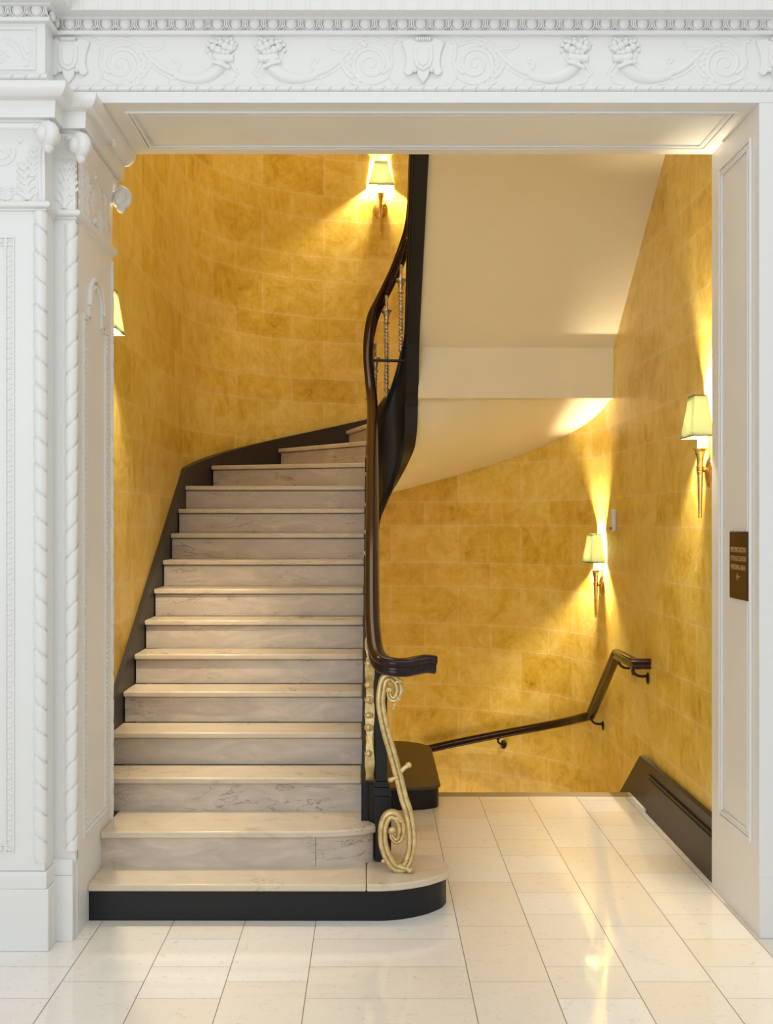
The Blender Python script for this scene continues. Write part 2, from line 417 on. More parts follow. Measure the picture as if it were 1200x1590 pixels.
# step 2
s2 = [(JL, 5.035), (-.35, 5.04), (-.15, 5.055), (-.04, 5.085), (.012, 5.125), (.022, 5.16), (.006, 5.19), (-.03, 5.25), (-.036, 5.33), (-.04, 5.42), (JL, 5.42)]
mb = MB(); mb.prism(s2, 2*H-TH, 2*H); part(mb, 'tread', M['tread'], bevel=.007)
for q in ([(JL, 5.06), (-.36, 5.063), (-.2505, 5.069), (-.2505, 5.25), (JL, 5.25)],
          [(-.2485, 5.069), (-.15, 5.08), (-.05, 5.105), (.000, 5.135), (.010, 5.17), (.0, 5.25), (-.2485, 5.25)]):
    mb = MB(); mb.prism(q, H, 2*H-TH); part(mb, 'riser', M['riser'])
for k in range(3, 25): tread(k)

# closed black string, running round the narrow well
def zn(y): return H*((y-Y0)/T)
def lerp(tab, x):
    for (a, b), (c, d) in zip(tab, tab[1:]):
        if x <= c: return b+(d-b)*max(0, (x-a))/(c-a)
    return tab[-1][1]
ztop = [(0, 2.02), (15, 2.18), (35, 2.37), (60, 2.48), (85, 2.585), (110, 2.72), (130, 2.84), (155, 2.94), (170, 3.01), (180, 3.08)]
zbot = [(0, 1.46), (30, 1.63), (45, 1.70), (70, 1.79), (90, 1.868), (115, 2.0), (135, 2.10), (155, 2.19), (168, 2.30), (180, 2.46)]
def sof_up(y): return 1.31-.571*(YC-y)
def sof_over(y): return 2.84+.63*(7.72-y)
secs = []   # (inner xy, outer xy, zb, zt)
y = 5.22
while y < YC-.01:
    zt = max(zn(y)+.07, .49); zb = max(1.46-.571*(YC-y), .001)
    secs.append(((RX-RI, y), (RX-RO, y), zb, zt)); y += .1
for i in range(0, 49):
    th = 180*i/48
    secs.append((ring(th, RI), ring(th, RO), lerp(zbot, th), lerp(ztop, th)))
for y in (7.80, 7.70, 7.60, 7.5, 7.2, 6.9, 6.6, 6.3, 6.0, 5.7, 5.4):
    zb = {7.80: 2.49, 7.70: 2.62, 7.60: 2.84}.get(y, sof_over(y)-.03)
    zt = max(3.08+.60*(YC-y), zb+.45)
    secs.append(((RX+RI, y), (RX+RO, y), zb, zt))
rows = [[(i[0], i[1], zb), (i[0], i[1], zt), (o[0], o[1], zt), (o[0], o[1], zb)] for i, o, zb, zt in secs]
mb = MB(); mb.grid(rows, False, cu=True); mb.cap(rows[0]); mb.cap(rows[-1])
st = part(mb, 'string', M['black']); tag(st, 'black painted curved string around the stairwell')
# raised mouldings on the well side of the string
for nm, dz, wch in (('string_moulding', -.03, 3), ('string_moulding', -.075, 3), ('string_moulding', .035, 2), ('string_moulding', .075, 2)):
    pth = []
    for (ix, iy), (ox, oy), zb, zt in secs[20:]:
        d = Vector((ix-ox, iy-oy)).normalized()*.002
        pth.append((ix+d.x, iy+d.y, (zt if wch == 3 else zb)+dz))
    mb = MB(); mb.tube(pth, .008, 6); part(mb, nm, M['black'])
# start block of the string beside steps 2 and 3
mb = MB(); mb.prism([(-.052, 5.42), (-.050, 5.33), (-.038, 5.26), (-.012, 5.20), (.022, 5.175), (.03, 5.42)], 2*H, .50)
part(mb, 'string_start', M['black'], bevel=.004)

# soffits
def slabsoffit(secs_, name, thk=.10):
    rows = []
    for pts, z in secs_:
        r = [(x, y, z) for x, y in pts]; rows.append(r)
    top = [[(x, y, z+thk) for x, y, z in r] for r in rows]
    m_ = MB(); full = [r+t[::-1] for r, t in zip(rows, top)]
    m_.grid(full, False, cu=True); m_.cap(full[0]); m_.cap(full[-1])
    return m_
ss = []
for y in (5.62, 6.2, 6.8, 7.4, 7.84): ss.append(([(SI, y), (XL, y)], sof_up(y)))
m_ = slabsoffit(ss, 's'); part(m_, 'soffit', M['cream'])
rows = []
for i in range(0, 61):
    th = 3*i; z = 1.31+.00663*th
    r = [Vector(ring(th, .15)).lerp(Vector(ring(th, RW, CX)), q/10) for q in range(11)]
    rows.append([(p.x, p.y, z) for p in r]+[(p.x, p.y, z+.30) for p in r[::-1]])
mb = MB(); mb.grid(rows, False, cu=True); mb.cap(rows[0]); mb.cap(rows[-1])
o = part(mb, 'soffit', M['cream'])
for p in o.data.polygons: p.use_smooth = True
mb = MB()
x0, x1 = RX+RO-.002, XR
prof = [(YC+.002, 2.503), (7.725, 2.503), (7.72, 2.84), (5.29, sof_over(5.29)), (5.29, sof_over(5.29)+.42), (7.5, 3.16), (YC+.002, 3.0)]
mb.prism([(a, b) for a, b in prof], x0, x1, 'x'); o = part(mb, 'soffit', M['cream'])
tag(o, 'cream plaster underside of the overhead flight')

# dark skirting up the left wall and round the curve
def sk_top(kind, a):
    if kind == 's': return zn(a)+.085
    return 2.02+.0058*a if a < 82 else 2.496+.0067*(a-82)
rows = []
for i in range(26):
    y = YB+.0+(YC-YB)*i/25; zt = zn(y)+.085 if y > 5.29 else zn(5.29)+.085
    zt = min(zt, 2.02) ; zb = max(zt-.5, 0.001); rows.append([(XL, y, zb), (XL, y, zt), (SW-.001, y, zt), (SW-.001, y, zb)])
for i in range(1, 51):
    th = 170*i/50; zt = sk_top('c', th); k = min(th/20, 1)
    ri = RW-.03-.032*k
    a = ring(th, RW, CX); b = ring(th, ri, CX); rows.append([(*a, zt-.45), (*a, zt), (*b, zt), (*b, zt-.45)])
mb = MB(); mb.grid(rows, False, cu=True); mb.cap(rows[0]); mb.cap(rows[-1])
struct(mb.build('baseboard_left', M['skirt']), 'dark skirting climbing the left wall beside the steps')

# skirting of the passage and flight down
mb = MB()
mb.prism([(YB+.01, 0.0), (7.13, 0.0), (7.14, -.28), (7.85, -.72), (7.85, -.32), (7.46, -.085), (6.865, .283), (YB+.01, .288)], 1.592, XR, 'x')
mb.prism([(YB+.01, 0.0), (6.63, 0.0), (6.60, .205), (YB+.01, .210)], 1.572, 1.592, 'x')
mb.prism([(YB+.01, .262), (6.72, .262), (6.74, .290), (YB+.01, .295)], 1.584, XR, 'x')
mb.prism([(YB+.01, .205), (6.60, .205), (6.62, .222), (YB+.01, .224)], 1.580, XR, 'x')
struct(mb.build('baseboard_right', M['skirt'], bevel=.003), 'dark moulded skirting along the right wall of the passage')

# flight going down, out of sight below the floor edge
mb = MB()
for k in range(1, 4):
    mb.box(RX+RO+.09, 1.60, FE+(k-1)*T, FE+k*T+.02, -.16*k-.16, -.16*k)
for i in range(9):
    t0 = 180-20*i; t1 = t0-20; z = -.16*(4+i)
    pl = [ring(t0, .26), ring(t0, RW-.01, CX), ring((t0+t1)/2, RW-.01, CX), ring(t1, RW-.01, CX), ring(t1, .26)]
    mb.prism(pl, max(z-.3, -2.29), z)
dn = mb.build('descending_stair', M['tread'])
tag(dn, 'stone flight of steps leading down behind the floor edge', 'staircase')

# black rounded kerb closing the well at floor level
mb = MB()
def kerb(g): 
    pts = [(-.03, 6.70-g)]+[(.20+(.19+g)*math.sin(math.radians(a)), 6.80-(.11+g)*math.cos(math.radians(a))) for a in range(0, 91, 6)]
    pts += [(.392+g, 7.2), (.392+g, YC)]
    for a in range(5, 91, 5): pts.append((.13+(.262+g)*math.cos(math.radians(a)), YC+(.262+g)*math.sin(math.radians(a))))
    pts += [(-.03, YC+.262+g)]; return pts
mb.prism(kerb(0), -.6, .112)
kb = mb.build('kerb', M['black']); tag(kb, 'low black rounded kerb at the end of the passage behind the newel', 'kerb')
mb = MB(); mb.prism(kerb(.012), .112, .132); tag(mb.build('cap', M['dusty_reflect'], kb, bevel=.008, seg=3), 'brownish black flat cap')

# ------------------------------------------------------------ main stair railing
rail = empty('stair_railing', (.04, 5.15, .16), 'polished mahogany handrail with black newel and gilt scrolls on the marble stairs', 'railing')
invr = Matrix.Translation((-.04, -5.15, -.16))
def rpart(mb, name, material, parent=rail, **k): return mb.build(name, material, parent, xf=invr, **k)
def rail_profile(w_, h_):
    half = [(0, .5), (.22, .49), (.38, .42), (.48, .30), (.50, .18), (.44, .07), (.36, .02), (.35, -.08), (.40, -.16), (.43, -.26), (.41, -.38), (.30, -.46), (.15, -.5)]
    pts = [(a*w_, b*h_) for a, b in half]+[(-a*w_, b*h_) for a, b in half[::-1] if a > 0]
    return pts
rp = [(.274, 5.03, 1.052), (.235, 5.022, 1.056), (.19, 5.01, 1.050), (.14, 5.0, 1.043), (.085, 5.0, 1.046), (.045, 5.03, 1.056), (.018, 5.10, 1.085), (.006, 5.22, 1.15), (.0, 5.45, 1.275), (0, 6.0, 1.60), (0, 6.6, 1.92), (0, 7.1, 2.19), (.0, 7.5, 2.42), (-.014, 7.7, 2.58), (-.028, 7.84, 2.77), (-.022, 7.92, 2.936),
      (.005, 7.975, 3.09), (.05, 8.00, 3.195), (.105, 8.01, 3.304), (.165, 8.0, 3.427), (.22, 7.965, 3.566), (.255, 7.90, 3.68), (.268, 7.80, 3.79), (.27, 7.6, 3.93), (.27, 6.8, 4.42), (.27, 5.9, 4.97)]
mb = MB(); path = smoothpath(rp, 6); mb.sweep(path, rail_profile(.070, .080))
rpart(mb, 'handrail', M['wood'])
# newel: slim square black post, stepped base
mb = MB()
mb.box(.016, .066, 5.14, 5.19, .515, 1.02)
mb.box(.008, .074, 5.132, 5.198, .49, .516)
mb.box(.000, .082, 5.126, 5.206, .452, .49)
mb.box(.012, .084, 5.130, 5.215, .16, .452)
mb.box(.010, .072, 5.136, 5.196, 1.00, 1.015)
rpart(mb, 'newel_post', M['black'], bevel=.004)

def px3(x, y, Y): return ((x-VX)*Y/FPX, Y, EYE+(VY-y)*Y/FPX)
# big gilt S scroll standing on the first step
S = [(606, 1068), (603.5, 1076), (607, 1084), (614, 1084), (619, 1075), (618.5, 1063), (612, 1053.5), (603.5, 1050.5), (596.5, 1055), (593, 1067), (590.8, 1090), (594, 1113), (600, 1139), (607, 1163), (613.5, 1186), (620, 1211), (627, 1240), (633, 1258), (637.5, 1280), (639.3, 1300), (638, 1320), (633, 1337), (625, 1347), (613, 1345.5), (603, 1332), (596, 1314), (594, 1294), (597, 1275), (605, 1265), (615, 1267), (621.5, 1277), (623, 1290), (620, 1302), (614, 1305), (608, 1298), (608, 1288)]
pts = [px3(x, y, 5.06-.075*(y-1050)/305) for x, y in S]
mb = MB()
bandp = [(.014, .0205), (.021, .015), (.023, .008), (.021, .003), (.013, 0), (.021, -.003), (.023, -.008), (.021, -.015), (.014, -.0205), (-.016, -.0205), (-.016, .0205)]
sp = smoothpath(pts, 6); n = len(sp)
scl = [min(1, .42+i/40, .40+(n-1-i)/46) for i in range(n)]
mb.sweep(sp, bandp, side=(0, -1, 0), scale=scl, smooth=False)
o = rpart(mb, 'scroll_bracket', M['gilt']); tag(o, 'gilt S shaped scroll standing on the lowest step')
sb = o
def bud(x, y, r, Y, b=None):
    m_ = MB(); c_ = Vector(px3(x, y, Y)); m_.ell(c_, r, r*.9, r*.85, 12, 8)
    if b:
        e = Vector(px3(*b, Y)); m_.tube([c_, c_.lerp(e, .5)+Vector((0, -.004, .003)), e], 1, 8, radii=[r*.75, r*.6, r*.7])
    else: m_.ell(c_+Vector((-.006, .003, -.006)), r*.8, r*.8, r*.7, 10, 6)
    rpart(m_, 'scroll_bud', M['gilt'])
bud(604.5, 1070, .017, 5.04); bud(609, 1289, .018, 4.985)
bud(634, 1188, .015, 5.00, (623, 1197)); bud(606.5, 1211, .013, 5.00, (617, 1207)); bud(637, 1352, .016, 4.965, (622, 1347))
bud(622, 1057, .011, 5.04, (613, 1060)); bud(611, 1100, .010, 5.05, (614, 1087)); bud(595, 1337, .010, 4.985, (600, 1331)); bud(622, 1275, .012, 4.985, (615, 1270)); bud(628, 1342, .011, 4.97, (631, 1338))
# gilt scroll panel between the newel and the steps, seen edge-on
def spiral(cx, cz, r0, r1, a0, a1, n=26):
    return [(cx+(r0+(r1-r0)*i/n)*math.cos(a0+(a1-a0)*i/n), cz+(r0+(r1-r0)*i/n)*math.sin(a0+(a1-a0)*i/n)) for i in range(n+1)]
mb = MB(); XP = -.012
bp = [(.018, .009), (.018, -.009), (-.018, -.009), (-.018, .009)]
for cy, cz, r0, r1, a0, a1 in ((5.36, .98, .012, .075, 0, 3.6*PI), (5.34, .62, .012, .085, PI, -2.6*PI), (5.55, .84, .01, .07, .5*PI, 3.9*PI), (5.6, 1.07, .01, .05, 0, -3.4*PI), (5.48, .62, .01, .05, 0, 3*PI)):
    mb.sweep([(XP, a, b) for a, b in spiral(cy, cz, r0, r1, a0, a1)], bp, side=(1, 0, 0), smooth=False)
mb.sweep([(XP, a, b) for a, b in [p[:2] for p in smoothpath([(5.27, .50, 0), (5.25, .60, 0), (5.28, .75, 0), (5.31, .88, 0), (5.28, 1.0, 0), (5.26, 1.08, 0), (5.32, 1.14, 0)], 5)]], bp, side=(1, 0, 0), smooth=False, scale=[.5+.75*abs(math.sin(i*.40)) for i in range(31)])
mb.sweep([(XP, a, b) for a, b in [p[:2] for p in smoothpath([(5.24, .505, 0), (5.30, .52, 0), (5.45, .58, 0), (5.7, .74, 0)], 5)]], bp, side=(1, 0, 0), smooth=False)
for z, yy, r in ((.62, 5.245, .016), (.735, 5.262, .018), (.86, 5.275, .017), (.93, 5.262, .015), (1.03, 5.25, .016), (.79, 5.27, .014)): mb.ell((XP-.004, yy, z), .021, r, r, 10, 6)
rpart(mb, 'scroll_panel', M['gilt'])

def baluster(x, y, zb, zt):
    Lh = zt-zb; m_ = MB()
    def seg(prof, n=14): m_.lathe(prof, x, y, n, zb)
    ct = min(Lh-.03, max(Lh-.10, .3)); ct = Lh-.10
    seg([(.004, 0), (.012, 0), (.012, .03), (.010, .05), (.010, .075), (.018, .085), (.019, .095), (.012, .105), (.012, .115)])
    rows = []; n = 16; z = .115; top = ct-.10
    K = 130
    for i in range(K+1):
        zz = z+(top-z)*i/K
        rows.append([(x+(.0145+.0026*math.cos(3*(2*PI*j/n)-zz*250))*math.cos(2*PI*j/n), y+(.0145+.0026*math.cos(3*(2*PI*j/n)-zz*250))*math.sin(2*PI*j/n), zb+zz) for j in range(n)])
    m_.grid(rows, True, cu=True)
    seg([(.014, top), (.022, top+.006), (.023, top+.014), (.016, top+.022), (.017, top+.04), (.022, top+.065), (.033, top+.085), (.038, top+.094), (.038, top+.10), (.014, top+.102), (.011, top+.106), (.011, Lh)])
    rpart(m_, 'baluster', M['pewter'])
def rail_z(x, y):
    best = min(path, key=lambda p: (p.x-x)**2+(p.y-y)**2); return best.z-.035
for k in range(5, 13):
    yb = nosY(k)+.13; baluster(-.010, yb, zn(yb)+.065, rail_z(0, yb))
baluster(.018, 7.925, 2.20, 2.90)
baluster(.098, 7.983, 2.50, 3.24)
baluster(.198, 7.965, 2.77, 3.45)
baluster(.266, 7.80, 3.02, 3.70)
mb = MB(); mb.tube([(.0, 7.90, 2.782), (.255, 7.90, 2.775)], .0105, 10); rpart(mb, 'tie_rod', M['blackiron'])

# ------------------------------------------------------------ handrail on the wall of the flight down
wr = empty('wall_handrail', (1.53, 6.7, .848), 'dark mahogany wall handrail bending down along the curved ochre wall', 'handrail')
invw = Matrix.Translation((-1.53, -6.7, -.848))
pr = rail_profile(.062, .062)
def miter(path_, prof):
    # sweep with mitred corners: up stays vertical
    m_ = MB(); P_ = [Vector(p) for p in path_]; rows = []
    for i, p in enumerate(P_):
        t0 = (P_[i]-P_[i-1]).normalized() if i else None; t1 = (P_[i+1]-P_[i]).normalized() if i < len(P_)-1 else None
        t = (t0+t1).normalized() if t0 is not None and t1 is not None else (t0 or t1)
        ref = t1 or t0
        sd = t.cross(Vector((0, 0, 1))).normalized(); u = sd.cross(t)
        k = 1.0
        if t0 is not None and t1 is not None: k = 1/max(.6, math.sqrt(.5*(1+t0.dot(t1))))
        hz = 1.0
        rows.append([p+sd*a*1.0+u*b*k if abs((t0 or t1).z-(t1 or t0).z) > .05 else p+sd*a*k+u*b for a, b in prof])
    m_.grid(rows, False, cu=True); m_.cap(rows[0]); m_.cap(rows[-1], True); return m_
XRl = 1.525
pathw = [(XR, 6.705, .848), (XRl+.004, 6.705, .848), (XRl, 7.20, .848), (XRl, 8.06, .318)]
m1 = miter(pathw[:2]+pathw[2:], pr)
o = m1.build('rail', M['wood'], wr, xf=invw)
pc = [(XRl, 8.06, .318)]
for i in range(1, 25):
    th = 171-72*i/24; x_, y_ = ring(th, 1.37, CX); pc.append((x_, y_, .313-.448*(171-th)/68))
mb = MB(); mb.sweep(pc, pr); mb.build('rail', M['wood'], wr, xf=invw)
def bracket(rx, ry, rz, nx, ny, d):
    m_ = MB(); b = Vector((rx, ry, rz-.03)); n_ = Vector((nx, ny, 0)).normalized(); wl = b+n_*d
    pth = smoothpath([b, b+Vector((0, 0, -.02)), b+n_*(d*.25)+Vector((0, 0, -.042)), b+n_*(d*.6)+Vector((0, 0, -.048)), b+n_*(d*.85)+Vector((0, 0, -.045)), b+n_*d+Vector((0, 0, -.05))], 5)
    m_.tube(pth, .008, 8)
    c_ = wl+Vector((0, 0, -.06)) - n_*.006
    m_.ell(c_, .010+.014*abs(ny), .010+.014*abs(nx), .034, 12, 8)
    m_.box(rx-.014, rx+.014, ry-.014, ry+.014, rz-.034, rz-.028)
    m_.build('bracket', M['blackiron'], wr, xf=invw)
bracket(XRl, 6.74, .848, 1, 0, XR-XRl); bracket(XRl, 7.12, .848, 1, 0, XR-XRl); bracket(XRl, 8.02, .345, 1, 0, .085)
x_, y_ = ring(127, 1.37, CX); bracket(x_, y_, .313-.448*44/68, x_-CX, y_-YC, .09)

# ------------------------------------------------------------ wall sconces
def sconce(loc, rz, label, pw=1.0):
    s = empty('wall_sconce', loc, label, 'wall lamp', 'brass wall sconces with green shades', rz)
    YS = -.046
    m_ = MB()
    n = 28; rows = []
    for r, y in ((.0, -.016), (.035, -.015), (.045, -.012), (.047, -.009), (.056, -.008), (.060, -.004), (.060, 0)):
        rows.append([(max(r, .001)*math.cos(2*PI*j/n), y, -.018+max(r, .001)*1.16*math.sin(2*PI*j/n)) for j in range(n)])
    m_.grid(rows, True, cu=True); pl = m_.build('wall_plate', M['brass'], s)
    for q in (-.036, .036):
        m_ = MB(); m_.ell((q, -.017, -.010), .006, .005, .006, 8, 6); m_.build('screw', M['brass'], pl)
    m_ = MB(); m_.tube([(0, -.005, 0), (0, YS, 0)], .009, 10); m_.build('arm', M['brass'], s)
    m_ = MB()
    m_.lathe([(.001, -.234), (.008, -.232), (.009, -.222), (.007, -.218), (.0085, -.21), (.0135, -.03), (.014, -.018), (.0175, -.015), (.0175, -.009), (.0145, -.007), (.0175, -.004), (.0175, .003), (.0145, .005), (.0175, .008), (.0175, .014), (.014, .017),
              (.0145, .03), (.017, .055), (.023, .074), (.0245, .080), (.023, .083), (.028, .090), (.035, .095), (.035, .098), (.020, .099), (.001, .097)], 0, YS, 20)
    m_.build('stem', M['brass'], s)
    m_ = MB(); m_.lathe([(.001, .097), (.0115, .097), (.0115, .185), (.001, .186)], 0, YS, 14); m_.build('candle_sleeve', M['candle'], s)
    m_ = MB(); m_.lathe([(.001, .186), (.008, .19), (.016, .215), (.017, .235), (.012, .26), (.004, .278), (.001, .282)], 0, YS, 14)
    b = m_.build('bulb', M['bulb'], s); b.visible_shadow = True
    # three sided shield shade, open to the wall
    hb, ht, zb, zt = .108, .053, .152, .347
    fb, ft, bb, bt = -.112, -.088, -.010, -.026
    lo = [(-hb, bb), (-hb*.97, fb), (hb*.97, fb), (hb, bb)]; hi = [(-ht, bt), (-ht, ft), (ht, ft), (ht, bt)]
    m_ = MB(); K = 8
    for (a, b_), (c_, d_) in ((((lo[0]), (lo[1])), ((hi[0]), (hi[1]))), ((lo[1], lo[2]), (hi[1], hi[2])), ((lo[2], lo[3]), (hi[2], hi[3]))):
        rows = []
        for i in range(K+1):
            f = i/K; p = Vector(a).lerp(Vector(c_), f); q = Vector(b_).lerp(Vector(d_), f); rows.append([(*p.lerp(q, j/6), zb+(zt-zb)*f) for j in range(7)])
        m_.grid(rows, False)
    sh = m_.build('lamp_shade', M['shade'], s)
    sh['label'] = 'pale green fabric shade'
    so = sh.modifiers.new('thick', 'SOLIDIFY'); so.thickness = .0012
    for P4, z in ((lo, zb), (hi, zt)):
        m_ = MB(); m_.sweep([(x, y, z) for x, y in P4], [(.0014, .0022), (.0014, -.0022), (-.0014, -.0022), (-.0014, .0022)], smooth=False)
        m_.build('shade_piping', M['piping'], sh)
    l = bpy.data.lights.new('sconce_bulb_light', 'POINT'); l.energy = LAMP_P*pw; l.color = (1.0, .84, .58); l.shadow_soft_size = .02
    lo_ = bpy.data.objects.new('sconce_bulb_light', l); COL.objects.link(lo_); lo_.parent = s; lo_.location = (0, YS-.022, .24)
    return s
# local -Y points into the room
sconce((XR, 5.52, 1.927), -PI/2, 'brass sconce with green shade on the right wall, the one nearest the opening')
th2 = 175.5; x2, y2 = ring(th2, RW, CX)
x2, y2 = ring(172.5, RW, CX)
sconce((x2, y2, 1.24), math.atan2(y2-YC, x2-CX)-PI/2, 'brass sconce above the bent wall handrail, below the white wall box')
sconce((XL, 5.50, 2.43), PI/2, 'brass sconce on the left wall half hidden by the white pilaster', LEFT_P)
x3 = (590.5-VX)*9.27/FPX; a3 = math.asin((x3-CX)/RW)
sconce((x3, YC+RW*math.cos(a3), 1.675+490*9.27/FPX), -a3, 'brass sconce highest on the curved back wall above the stairs', BACK_P)

# white wall box
mb = MB(); mb.prism([(7.63, 1.61), (7.71, 1.61), (7.71, 1.755), (7.63, 1.755)], XR-.028, XR, 'x')
bx_ = mb.build('wall_device', M['plastic'], bevel=.008, seg=3); tag(bx_, 'small white plastic wall box above the sconce by the bent handrail', 'wall box')
mb = MB(); mb.box(XR-.032, XR-.026, 7.645, 7.695, 1.622, 1.640); mb.build('vent', M['braille'], bx_)

# ------------------------------------------------------------ sign on the right jamb
sg = empty('wall_sign', (JR, 4.86, 1.49), 'dark bronze direction sign with gold letters and arrow on the right jamb', 'sign')
invs = Matrix.Translation((-JR, -4.86, -1.49))
mb = MB(); mb.box(JR-.012, JR, 4.742, 4.984, 1.347, 1.634); mb.build('plaque', M['bronze'], sg, xf=invs, bevel=.003)
def text(body, y, z, size, name, width):
    c_ = bpy.data.curves.new(name, 'FONT'); c_.body = body; c_.size = size; c_.align_x = 'CENTER'; c_.align_y = 'CENTER'; c_.extrude = .0006; c_.offset = .0004
    o = bpy.data.objects.new(name, c_); COL.objects.link(o)
    bpy.context.view_layer.update()
    me = bpy.data.meshes.new_from_object(o.evaluated_get(bpy.context.evaluated_depsgraph_get())); bpy.data.objects.remove(o)
    xs = [v_.co.x for v_ in me.vertices]; w0 = max(xs)-min(xs); k = width/w0
    for v_ in me.vertices: v_.co.x *= k
    me.materials.append(M['goldtext']); t = bpy.data.objects.new(name, me); COL.objects.link(t); t.parent = sg
    t.matrix_local = Matrix.Translation((-.0128, y-4.86, z-1.49)) @ Matrix(((0, 0, -1, 0), (-1, 0, 0, 0), (0, 1, 0, 0), (0, 0, 0, 1)))
    return t
text('MEETING ROOMS', 4.862, 1.555, .030, 'lettering', .205)
text('FITNESS CENTER', 4.862, 1.518, .030, 'lettering', .205)
text('VENDING AREA', 4.862, 1.481, .030, 'lettering', .19)
mb = MB()
yc, zc = 4.862, 1.443
mb.prism([(yc+.026, zc), (yc+.004, zc+.017), (yc+.002, zc+.013), (yc+.012, zc+.003), (yc-.024, zc+.003), (yc-.024, zc-.003), (yc+.012, zc-.003), (yc+.002, zc-.013), (yc+.004, zc-.017)], JR-.0136, JR-.012, 'x')
mb.build('arrow', M['goldtext'], sg, xf=invs)
mb = MB()
for i in range(22):
    for j in range(2):
        if (i*7+j*3) % 5 in (0, 1, 3): mb.ell((JR-.012, 4.775+.008*i, 1.402-.008*j), .0012, .002, .002, 6, 4)
mb.build('braille', M['braille'], sg, xf=invs)

# ------------------------------------------------------------ panelled jambs and soffit of the opening
def frame_x(mb, X, y0, y1, z0, z1, out):      # raised picture frame on a face normal to X; out = direction
    for d, w_, h_ in ((0, .012, .012), (.014, .018, .007), (.034, .006, .010)):
        pts = [(X, y0+d, z0+d), (X, y1-d, z0+d), (X, y1-d, z1-d), (X, y0+d, z1-d)]
        e = out*h_
        mb.box(min(X, X+e), max(X, X+e), y0+d, y0+d+w_, z0+d, z1-d); mb.box(min(X, X+e), max(X, X+e), y1-d-w_, y1-d, z0+d, z1-d)
        e = out*(h_-.0004); mb.box(min(X, X+e), max(X, X+e), y0+d+.0004, y1-d-.0004, z0+d+.0003, z0+d+w_); mb.box(min(X, X+e), max(X, X+e), y0+d+.0004, y1-d-.0004, z1-d-w_, z1-d-.0003)
mb = MB(); frame_x(mb, JR, 4.72, 5.15, .36, 3.25, -1)
struct(mb.build('trim_2', M['paint'], bevel=.003), 'white raised panel moulding on the right jamb')
mb = MB()
for d, w_, h_ in ((0, .012, .010), (.014, .018, .006), (.034, .006, .009)):
    x0, x1, y0, y1 = -1.015+d, 1.50-d, 4.72+d, 5.19-d
    for q in ((x0, x1, y0, y0+w_), (x0, x1, y1-w_, y1)): mb.box(*q, ZL-h_, ZL)
    for q in ((x0+.0004, x0+w_, y0+.0004, y1-.0004), (x1-w_, x1-.0004, y0+.0004, y1-.0004)): mb.box(*q, ZL-h_+.0004, ZL)
struct(mb.build('trim_3', M['paint'], bevel=.003), 'white raised panel moulding under the lintel')

mb = MB(); mb.box(JR+.002, 3.3, YF-.006, YF+.01, 0, .24)
struct(mb.build('baseboard_front', M['paint'], bevel=.002), 'white base block of the wall right of the opening')

# left jamb lining with ornament border
LJ = mb = MB(); mb.box(JL-.02, JL, YF+.02, YB, 0, ZL)
lj = struct(mb.build('trim_4', M['paint']), 'white carved pilaster face on the left jamb')
mb = MB()
def bead_run(mb, a, b, step, rx, ry, rz):
    a = Vector(a); b = Vector(b); n = int((b-a).length/step)
    for i in range(n+1): mb.ell(a.lerp(b, i/max(n, 1)), rx, ry, rz, 8, 5)
y0, y1, z0, z1 = 4.74, 5.165, .37, 2.52
for a, b in (((y0, y0+.008), (z0, z1)), ((y1-.008, y1), (z0, z1)), ((y0+.001, y1-.001), (z0+.001, z0+.008)), ((y0+.036, y0+.043), (z0+.036, z1)), ((y1-.043, y1-.036), (z0+.036, z1)), ((y0+.037, y1-.037), (z0+.037, z0+.043))):
    mb.box(JL-.001, JL+(.008 if b[1] == z1 else .0074), a[0], a[1], b[0], b[1])
for k in (-1, 1):
    yy = (y0+y1)/2+k*(y1-y0)/2-k*.02
    bead_run(mb, (JL+.002, yy, z0+.02), (JL+.002, yy, z1), .022, .008, .013, .009)
bead_run(mb, (JL+.002, y0+.02, z0+.02), (JL+.002, y1-.02, z0+.02), .022, .008, .009, .013)
ym = (y0+y1)/2
arcp = [(JL+.004, ym+(.13)*math.cos(a), z1+.06+.13*math.sin(a)) for a in [PI*i/16 for i in range(17)]]
mb.tube(arcp, .012, 8); mb.tube([(JL+.003, ym+.10*math.cos(PI*i/16), z1+.06+.10*math.sin(PI*i/16)) for i in range(17)], .010, 8)
for k in (-1, 1):
    mb.box(JL, JL+.010, ym+k*.17-.045, ym+k*.17+.045, z1-.01, z1+.012); mb.box(JL, JL+.010, ym+k*.115-.02, ym+k*.115+.02, z1, z1+.06)
mb.build('ornament_border', M['paint'], lj)
# twisted bead along the rear arris of the jamb
def rope(cx, cy, r, z0, z1, pitch, hand, n=22, dz=.006, depth=.36, w_=.09):
    m_ = MB(); rows = []; K = int((z1-z0)/dz)
    for i in range(K+1):
        z = z0+(z1-z0)*i/K; rw = []
        for j in range(n):
            a = 2*PI*j/n; ph = (z/pitch+hand*a/(2*PI)) % 1.0
            g = 0
            if ph < w_: g = depth*math.sin(PI*ph/w_)
            else: g = .10*(1-(ph-w_)/(1-w_))**3
            rr = r*(1-g); rw.append((cx+rr*math.cos(a), cy+rr*math.sin(a), z))
        rows.append(rw)
    m_.grid(rows, True, cu=True); m_.cap(rows[0]); m_.cap(rows[-1]); return m_
rope(JL-.006, 5.262, .017, .30, 2.86, .108, 1, n=12, dz=.009).build('twisted_bead', M['paint'], lj)

